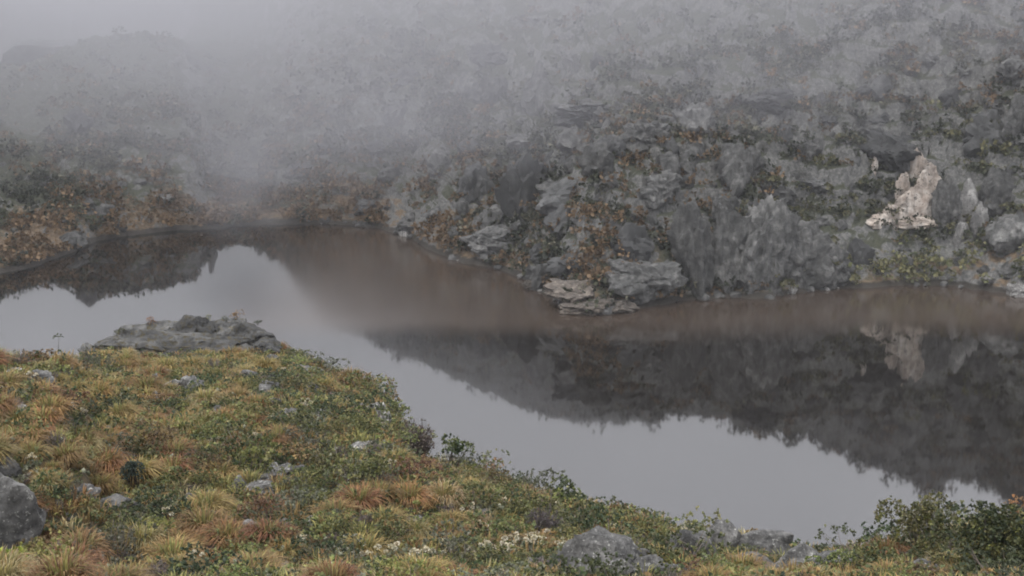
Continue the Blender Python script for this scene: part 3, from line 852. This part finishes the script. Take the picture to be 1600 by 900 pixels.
while tries < 9000 and any(counts.get(k, 0) < v for k, v in LIMIT.items()):
    tries += 1
    px, py = random.uniform(-30, 1630), random.uniform(500, 925)
    yc = float(np.interp(px, CREST[:, 0], CREST[:, 1]))
    if py < yc + 2: continue
    p = near_hit(px, py)
    if p[1] > 65: continue
    if any((p[0] - a) ** 2 + (p[1] - b) ** 2 < (c + .12) ** 2 for a, b, c in ROCKS): continue
    q = random.random()
    if q < .08: k = 'flower'
    elif q < .17: k = 'twiggy'
    else: k = 'tussock' if random.random() < golden_share(px, py) + 1.0 * float(perlin(p[0] * .28, p[1] * .28, 40.)) else 'shrub'
    if k == 'flower' and not (py > 800 and 600 < px < 1350) and random.random() < .75: continue
    if counts.get(k, 0) >= LIMIT[k]: continue
    sc = {'tussock': random.uniform(.5, 1.25), 'shrub': random.uniform(.5, 1.45) ** 1.2, 'twiggy': random.uniform(.5, 1.0), 'flower': random.uniform(.6, 1.0)}[k]
    rad = .36 * sc
    if any((p[0] - a) ** 2 + (p[1] - b) ** 2 < (rad + c) ** 2 * .55 for a, b, c in placed): continue
    placed.append((p[0], p[1], rad)); counts[k] = counts.get(k, 0) + 1
    zn = where(p, px, py); loc = p - np.array([0, 0, .04])
    if k == 'tussock':
        v = random.choices(['golden', 'rusty', 'straw'], [.5, .28, .22] if py < 780 else [.4, .45, .15])[0]
        tuss[v].place(random.randrange(4), loc, sc, f'{"big" if sc > .9 else "small"} {v} grass tussock {zn}', f'{"big" if sc > .9 else "small"} {v} tussocks {zn}', random.uniform(.7, 1.15))
    elif k == 'shrub':
        v = random.choices(list(SHR), [.34, .20, .22, .14, .10] if px < 1040 else [.3, .12, .3, .2, .08])[0]
        shr[v].place(random.randrange(3), loc, sc, f'{"wide" if sc > .85 else "small"} low {v} leafy shrub {zn}', f'{"wide" if sc > .85 else "small"} {v} shrubs {zn}', random.uniform(.7, 1.15))
    elif k == 'twiggy':
        twg.place(random.randrange(3), loc, sc, f'small bristly grey twig shrub {zn}', f'twig shrubs {zn}')
    else:
        flo.place(random.randrange(3), loc, sc, f'low plant with cream flower heads {zn}'.replace(' near the cream flowers', ''), f'cream flowers {zn}')
for px, py in [(800,866),(830,872),(845,862),(875,868),(760,876),(735,884),(700,872),(575,888),(610,886),(650,890),(680,886),(905,880),(790,888)]:
    p = at_near(px, py); flo.place(random.randrange(3), p, random.uniform(.8, 1.15), 'low plant with cream flower heads beside the wide rounded boulder', 'cream flowers by the wide boulder')

# the mat of herbs and short grass between them, which nobody could count
def merge(parts, name, mat, label, quads):
    """parts: list of (V, F, C) ; one object"""
    off, VV, FF, CC = 0, [], [], []
    for V, F, C in parts:
        VV.append(V); FF.append(F + off); CC.append(C); off += len(V)
    add(name, mesh_np(name, np.concatenate(VV), np.concatenate(FF), np.concatenate(CC)), mat, label=label, kind='stuff')
def near_scatter(n, seed):
    r = np.random.default_rng(seed)
    u = r.uniform(-.42, .42, n * 3); q = r.uniform(0, 1, n * 3)
    yc = np.interp(u, _cu, _cy) + 1.2; yb = 21.0
    y = np.sqrt(yb ** 2 + q * (66 ** 2 - yb ** 2))
    ok = y < yc; u, y = u[ok][:n], y[ok][:n]
    keep = np.ones(len(u), bool)
    for a, b, c in ROCKS: keep &= (u * y - a) ** 2 + (y - b) ** 2 > (c * .85) ** 2
    u, y = u[keep], y[keep]
    return u * y, y, near_height(u, y)
protoH = []
for j, c in enumerate([OLIVE, YELLOWG, DARKG, GREYG, BROWNS, OLIVE]):
    r = np.random.default_rng(820 + j); P, D = dome_points(r, 16, .5, .26, 3); protoH.append(leaves_at(r, P, D, 6, .05, c, .8))
X, Y, Z = near_scatter(3600, 5)
parts = []
for x, y, z in zip(X, Y, Z):
    V, F, C = protoH[random.choices(range(6), [.27, .07, .22, .17, .12, .15])[0]]
    a = random.uniform(0, 6.28); s = random.uniform(.6, 1.5); ca, sa = math.cos(a) * s, math.sin(a) * s
    parts.append((np.stack([V[:, 0] * ca - V[:, 1] * sa + x, V[:, 0] * sa + V[:, 1] * ca + y, V[:, 2] * s + z - .02], -1), F, C * random.uniform(.7, 1.3)))
merge(parts, 'undergrowth', M['leaf'], 'mat of small herbs and seedlings covering the near slope', True)
protoG = []
for j, c in enumerate([GOLD, STRAW, OLIVEG, RUST]):
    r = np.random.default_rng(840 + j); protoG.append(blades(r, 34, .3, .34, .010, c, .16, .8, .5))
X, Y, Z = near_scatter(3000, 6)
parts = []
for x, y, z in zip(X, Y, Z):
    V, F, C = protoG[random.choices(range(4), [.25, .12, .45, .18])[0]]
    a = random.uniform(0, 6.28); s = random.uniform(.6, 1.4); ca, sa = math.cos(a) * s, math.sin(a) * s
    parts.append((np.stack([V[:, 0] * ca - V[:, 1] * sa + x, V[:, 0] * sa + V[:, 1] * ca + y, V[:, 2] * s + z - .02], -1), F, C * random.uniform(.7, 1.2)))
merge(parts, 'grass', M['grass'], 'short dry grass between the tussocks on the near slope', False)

# ------------------------------------------------------------------ far side: rocks
def far_rock(px, py, wpx, hpx, mat, label, seed, cat='crag', name='crag', group=None, depth=.8, sub=3, rough=.12, facets=12, strata=0.0, sink=.25, tilt=(0, 0), y=None, flutes=0.0):
    p = far_hit(px, py + hpx * .4) if y is None else np.array([ut(px, py)[0] * y, y, CAM_H + ut(px, py + hpx * .4)[1] * y])
    k = mpp(p[1]); w, h = wpx * k, hpx * k
    return rock(name, (p[0], p[1] + w * depth * sink, p[2] + h * .35), (w * 1.15, w * depth * 1.15, h * 1.2), mat, label, cat, group, seed, sub, random.uniform(-.4, .4), tilt, facets, rough, strata, flutes)
# the pale cliff
root = add('pale_cliff', None, label='white and pinkish bare cliff face on the far mountainside', cat='cliff')
for i, (px, py, w, h) in enumerate([(1434,264,28,56),(1446,302,36,66),(1424,324,48,52),(1398,340,44,36),(1374,351,34,18),(1418,353,78,18),(1408,304,20,40),(1366,264,10,22)]):
    o = far_rock(px, py, w, h, M['pale_rock'], None, 1100 + i, None, 'rock_face', depth=.3, rough=.12, facets=9, flutes=.05, sink=0)
    o.parent = root
root = add('pale_cliff', None, label='smaller grey-white cliff face beside the white and pinkish one', cat='cliff')
for i, (px, py, w, h) in enumerate([(1512,330,36,62),(1530,345,26,50),(1500,366,20,40),(1552,376,16,34)]):
    o = far_rock(px, py, w, h, M['grey_pale_rock'], None, 1120 + i, None, 'rock_face', depth=.4, rough=.13, facets=9, flutes=.06)
    o.parent = root
FAR = [
    (994,440,100,64,'far_rock','large flat-faced grey slab on the promontory'), (925,482,66,20,'brown_rock','low cracked rock at the tip of the promontory'),
    (965,482,44,18,'brown_rock','brown rock at the waterline beside the low cracked one'), (900,463,86,26,'brown_rock','brown rock behind the promontory tip'),
    (838,446,30,16,'brown_rock','brown shore rock where the promontory starts'), (912,180,80,32,'dark_rock','dark smooth crag high on the far slope in mist'),
    (872,310,54,42,'far_rock','rounded pale grey boulder on the far slope'), (1172,262,44,44,'far_rock','pale topped crag above the grey cliff wall'),
    (1085,400,62,120,'far_rock','tall fluted cliff rib rising from the shore'), (1138,388,60,146,'far_rock','taller cliff rib split by dark clefts'),
    (1196,395,74,128,'far_rock','broad cliff buttress beside the split rib'), (1252,408,100,92,'far_rock','grey smooth cliff apron touching the water'),
    (1300,420,60,54,'far_rock','low grey rock wall beside the dark shore hollow'), (1590,456,30,22,'lichen_rock','pale round rock on the shore at the end of the yellow bank'),
    (1545,440,26,14,'lichen_rock','small pale rock on the yellow grassy bank'), (1395,240,70,60,'dark_rock','dark crag overhanging the white cliff'),
    (1478,335,34,70,'far_rock','dark cleft wall between the two pale cliffs'), (1200,160,60,34,'dark_rock','dark rock hump fading in mist high on the slope'),
    (122,196,36,40,'dark_rock','bluish bare rock on the slope under the dome'), (323,208,12,44,'lichen_rock','thin white rock streak beside the misty valley'),
    (315,240,10,18,'lichen_rock','small white rock under the thin white streak'), (775,385,90,40,'far_rock','sloping dark ledge above the inner shore'),
    (1030,305,60,46,'far_rock','broken crag above the brown grass patch'), (1010,232,60,44,'far_rock','weathered crag standing on the upper slope'),
    (935,262,46,50,'far_rock','grey crag beside the rounded pale boulder'), (1090,210,60,60,'far_rock','jagged crag below the high mist'),
]
for i, (px, py, w, h, m, lab) in enumerate(FAR):
    far_rock(px, py, w, h, M[m], lab, 1200 + i, sub=3 if max(w, h) < 60 else 4, rough=.16, facets=10, strata=.03, flutes=.08 if h > 80 else 0)
# the smooth dome of the left-hand summit
far_rock(185, 110, 270, 110, M['dark_rock'], 'smooth dark rock dome against the pale fog', 1301, 'dome', 'rock_dome', depth=.6, sub=4, rough=.05, facets=16, y=328, sink=.1)
def fzone(px, py):
    if px < 330: return 'on the slope under the dark dome'
    if px < 560: return 'around the misty valley mouth'
    if py < 200: return 'high on the mountainside where the fog begins'
    if px < 860: return 'on the slope above the inner shore'
    if px > 1330: return 'around the pale cliffs'
    return 'on the steep slope behind the promontory'
nfr = 0; tries = 0
far_spots = []
while nfr < 170 and tries < 4000:
    tries += 1
    px, py = random.uniform(-20, 1620), random.uniform(90, 455)
    sh = float(np.interp(px, SHORE[:, 0], SHORE[:, 1]))
    if py > sh - 12: continue
    if px < 760 and random.random() < .6: continue
    w = (14 + 52 * random.random() ** 1.7) * (.7 if px < 760 else 1)
    if any(abs(px - a) < (w + c) * .42 and abs(py - b) < (w + c) * .35 for a, b, c in far_spots): continue
    if 1340 < px < 1560 and 225 < py < 395: continue
    ph = far_hit(px, py + w * .4)
    lim = float(np.interp(px, [p[0] for p in PROF], [max(p[2], p[4]) for p in PROF]))
    if (ph[2] + w * 1.5 * mpp(ph[1]) + CAM_H) / ph[1] > lim + .004: continue
    far_spots.append((px, py, w))
    asp = random.choice([.62, .95, 1.35]) if px > 700 else random.choice([.62, .62, .95]); shade = random.choice(['far_rock', 'far_rock', 'dark_rock'])
    lab = f"{'small' if w < 24 else 'large' if w > 42 else 'middling'} {({.62: 'squat', .95: 'blocky', 1.35: 'upright'})[asp]} {'grey' if shade == 'far_rock' else 'dark'} crag {fzone(px, py)}"
    far_rock(px, py, w, w * asp * random.uniform(.92, 1.08), M[shade], lab, 1400 + nfr, group=lab.replace('crag', 'crags'), sub=2 if w < 24 else 3, rough=.15, facets=9, sink=.6, flutes=.08)
    nfr += 1
for i in range(80):
    px = random.uniform(470, 1345) if i < 72 else random.uniform(1380, 1620)
    sh = float(np.interp(px, SHORE[:, 0], SHORE[:, 1]))
    u = ut(px, sh)[0]; ys = float(smooth_interp(u, _su, _sy, .004, 5)) + random.uniform(-.5, 1.8)
    s = .35 + 1.5 * random.random() ** 2.2
    pale = random.random() < .2
    rock('shore_stone', (u * ys, ys, .05 + .15 * s), (s * 1.3, s, s * .8), M['lichen_rock'] if pale else M['far_rock'],
         f'{"pale" if pale else "grey"} stone on the far waterline', 'stone', f'{"pale" if pale else "grey"} stones along the far waterline', 1700 + i, 1, random.uniform(0, 6), (0, 0), 8, .12)

# far scrub: one mass
r = np.random.default_rng(77)
protoF = []
for j, c in enumerate([[(.018,.024,.013),(.03,.036,.02)], [(.045,.052,.028),(.065,.066,.036)], [(.135,.083,.043),(.175,.108,.055)], [(.11,.105,.07),(.15,.14,.095)], [(.085,.09,.042),(.12,.11,.05)]]):
    for k in range(2):
        P, D = dome_points(r, 9, 1.5, 1.1, 3); protoF.append(leaves_at(r, P, D, 4, .38, c, .8, .4))
nf = 15500
RUSTY = [(*far_hit(px, py), rad) for px, py, rad in [(1000,292,4.5),(1112,300,4),(1130,250,3.5),(722,300,6),(950,382,5),(880,330,3.5),(1080,350,3.5),(640,330,6),(540,330,7),(200,335,6),(80,370,6),(300,340,5),(1200,440,3),(1010,460,4)]]
ii = np.minimum(r.integers(10, 345, nf), r.integers(10, 420, nf)); jj = r.integers(30, len(us) - 30, nf)
Xf, Yf, Zf = Xg[ii, jj] + r.normal(0, .2, nf), Yg[ii, jj], Zg[ii, jj]
big = fbm(Xf * .05, Yf * .05, 2., 3)
parts = []
for x, y, z, b, srel in zip(Xf, Yf, Zf, big, ys_rel[ii]):
    if z < .15: continue
    if random.random() > .30 + 1.5 * (float(perlin(x * .13, y * .13 + z * .08, 21.)) + .25): continue
    low = srel < 14 and x < -5
    rusty = any((x - q[0]) ** 2 + (y - q[1]) ** 2 < q[3] ** 2 for q in RUSTY)
    verge = False
    bank = x > 34 and srel < 16
    w = [.42, .34, .10, .14] if b < .1 else [.2, .25, .4, .15]
    if low: w = [.05, .15, .7, .1]
    if rusty: w = [.04, .06, .9, 0]
    if bank: w = [.15, .35, .05, .0, .45]
    verge = x > 38 and srel < 4.5
    if verge: w = [0, .1, 0, 0, .9]
    V, F, C = protoF[2 * random.choices(range(len(w)), w)[0] + random.randrange(2)]
    a = random.uniform(0, 6.28); s = .4 + 1.3 * random.random() ** 1.6; ca, sa = math.cos(a) * s, math.sin(a) * s
    parts.append((np.stack([V[:, 0] * ca - V[:, 1] * sa + x, V[:, 0] * sa + V[:, 1] * ca + y, V[:, 2] * s + z + .05], -1), F, C * (random.uniform(1.2, 1.9) if verge else random.uniform(.7, 1.3))))
merge(parts, 'scrub_vegetation', M['leaf'], 'dense low scrub covering the far mountainside', True)

# ------------------------------------------------------------------ mist
def haze_box():
    x, y0, y1, z0, z1 = 720, -30, 900, -12, 150
    V = [(-x,y0,z0),(x,y0,z0),(x,y1,z0),(-x,y1,z0),(-x,y0,z1),(x,y0,z1),(x,y1,z1),(-x,y1,z1)]
    F = [(0,3,2,1),(4,5,6,7),(0,1,5,4),(1,2,6,5),(2,3,7,6),(3,0,4,7)]
    add('haze', outward(mesh_np('haze', V, F)), fog_material('haze', 0.00024, (0.74, 0.745, 0.77)), label='thin even mist filling the air over the lake', kind='stuff')
haze_box()
def fog_bank():
    nu, nv = 90, 70
    xs = np.linspace(-300, 300, nu)
    pts = []
    YA = np.linspace(0, 1, nv)
    # lower, slanting face of the cloud: z as a function of y, per column
    X, T = np.meshgrid(xs, YA, indexing='xy')
    u = X / 240.0
    kx = ut(np.array([-200, 100, 250, 480, 700, 1000, 1400, 1800]), 200)[0]
    y33 = np.interp(u, kx, [184, 184, 174, 142, 138, 167, 184, 184])      # where the face stands 33 m above the lake
    sl = np.interp(u, kx, [.62, .62, .50, .32, .29, .36, .40, .40])
    zt = 50.0
    Z = zt - (zt + 8) * T
    Y = y33 + (33 - Z) / sl
    Y = Y + 17 * fbm(X * .018, Z * .03, Y * .012, 3, .5) + 9 * fbm(X * .05 + Z * .03, Z * .07, 2., 3)
    lower = np.stack([X, Y, Z], -1)
    upper = np.stack([X, np.full_like(X, 760), np.interp(T, [0, 1], [zt, -8])], -1)
    V = np.concatenate([lower.reshape(-1, 3), upper.reshape(-1, 3)])
    n = nu * nv
    g = grid_faces(nv, nu)
    F = [g, g[:, ::-1] + n]
    idx = np.arange(n).reshape(nv, nu)
    for e, flip in ((idx[0], 1), (idx[-1], 0), (idx[:, 0], 0), (idx[:, -1], 1)):
        q = np.stack([e[:-1], e[1:], e[1:] + n, e[:-1] + n], -1)
        F.append(q if flip else q[:, ::-1])
    add('fog', outward(mesh_np('fog', V, np.concatenate(F))), fog_material('cloud_fog', 0.0064, (0.50, 0.50, 0.53), 0.35),
        label='low cloud lying against the upper mountainside', kind='stuff')
fog_bank()
def wisp_material(density, size, c):
    """mist that thins out towards its edge and is torn by noise"""
    m = fog_material('mist_wisp', density, (0.50, 0.50, 0.53), 0.3)
    ns, ls = m.node_tree.nodes, m.node_tree.links
    g = ns.new('ShaderNodeNewGeometry')
    mp = ns.new('ShaderNodeMapping'); mp.vector_type = 'POINT'
    sub = ns.new('ShaderNodeVectorMath'); sub.operation = 'SUBTRACT'; ls.new(g.outputs['Position'], sub.inputs[0]); sub.inputs[1].default_value = c
    div = ns.new('ShaderNodeVectorMath'); div.operation = 'DIVIDE'; ls.new(sub.outputs[0], div.inputs[0]); div.inputs[1].default_value = size
    ln = ns.new('ShaderNodeVectorMath'); ln.operation = 'LENGTH'; ls.new(div.outputs[0], ln.inputs[0])
    f = math_n(ns, ls, 'SUBTRACT', 0.85, ln.outputs['Value'])
    nz = noise(ns, ls, div.outputs[0], 1.6, 3, .55)
    nz = math_n(ns, ls, 'SUBTRACT', nz, .5)
    f = math_n(ns, ls, 'ADD', f, math_n(ns, ls, 'MULTIPLY', nz, .9))
    f = math_n(ns, ls, 'MAXIMUM', f, 0.0)
    f = math_n(ns, ls, 'MINIMUM', math_n(ns, ls, 'MULTIPLY', f, f), 1.0)
    edge = math_n(ns, ls, 'SUBTRACT', 0.8, ln.outputs['Value']); edge = math_n(ns, ls, 'MULTIPLY', edge, 5.0, True)
    f = math_n(ns, ls, 'MULTIPLY', f, edge)
    f = math_n(ns, ls, 'MULTIPLY', f, density)
    ls.new(f, [n for n in ns if n.type == 'PRINCIPLED_VOLUME'][0].inputs['Density'])
    return m
def fog_puff(px, py, y, size, density, seed, label):
    u, t = ut(px, py)
    V, F = ICO[3]
    V = V * (1 + .25 * fbm(V[:, 0] * 1.3 + seed, V[:, 1] * 1.3, V[:, 2] * 1.3, 2))[:, None] * np.array(size)
    add('mist', outward(mesh_np('mist', V, F)), wisp_material(density, size, (u * y, y, CAM_H + t * y)), None, (u * y, y, CAM_H + t * y), label=label, kind='stuff')
fog_puff(378, 292, 230, (18, 11, 16), 0.13, 1.0, 'wisp of mist hanging over the valley mouth at the shore')
fog_puff(440, 215, 240, (30, 12, 15), 0.035, 3.0, 'wisp of mist joining the valley mist to the low cloud')
fog_puff(590, 190, 246, (30, 12, 15), 0.035, 5.0, 'wisp of mist sliding down the slope beside the valley')
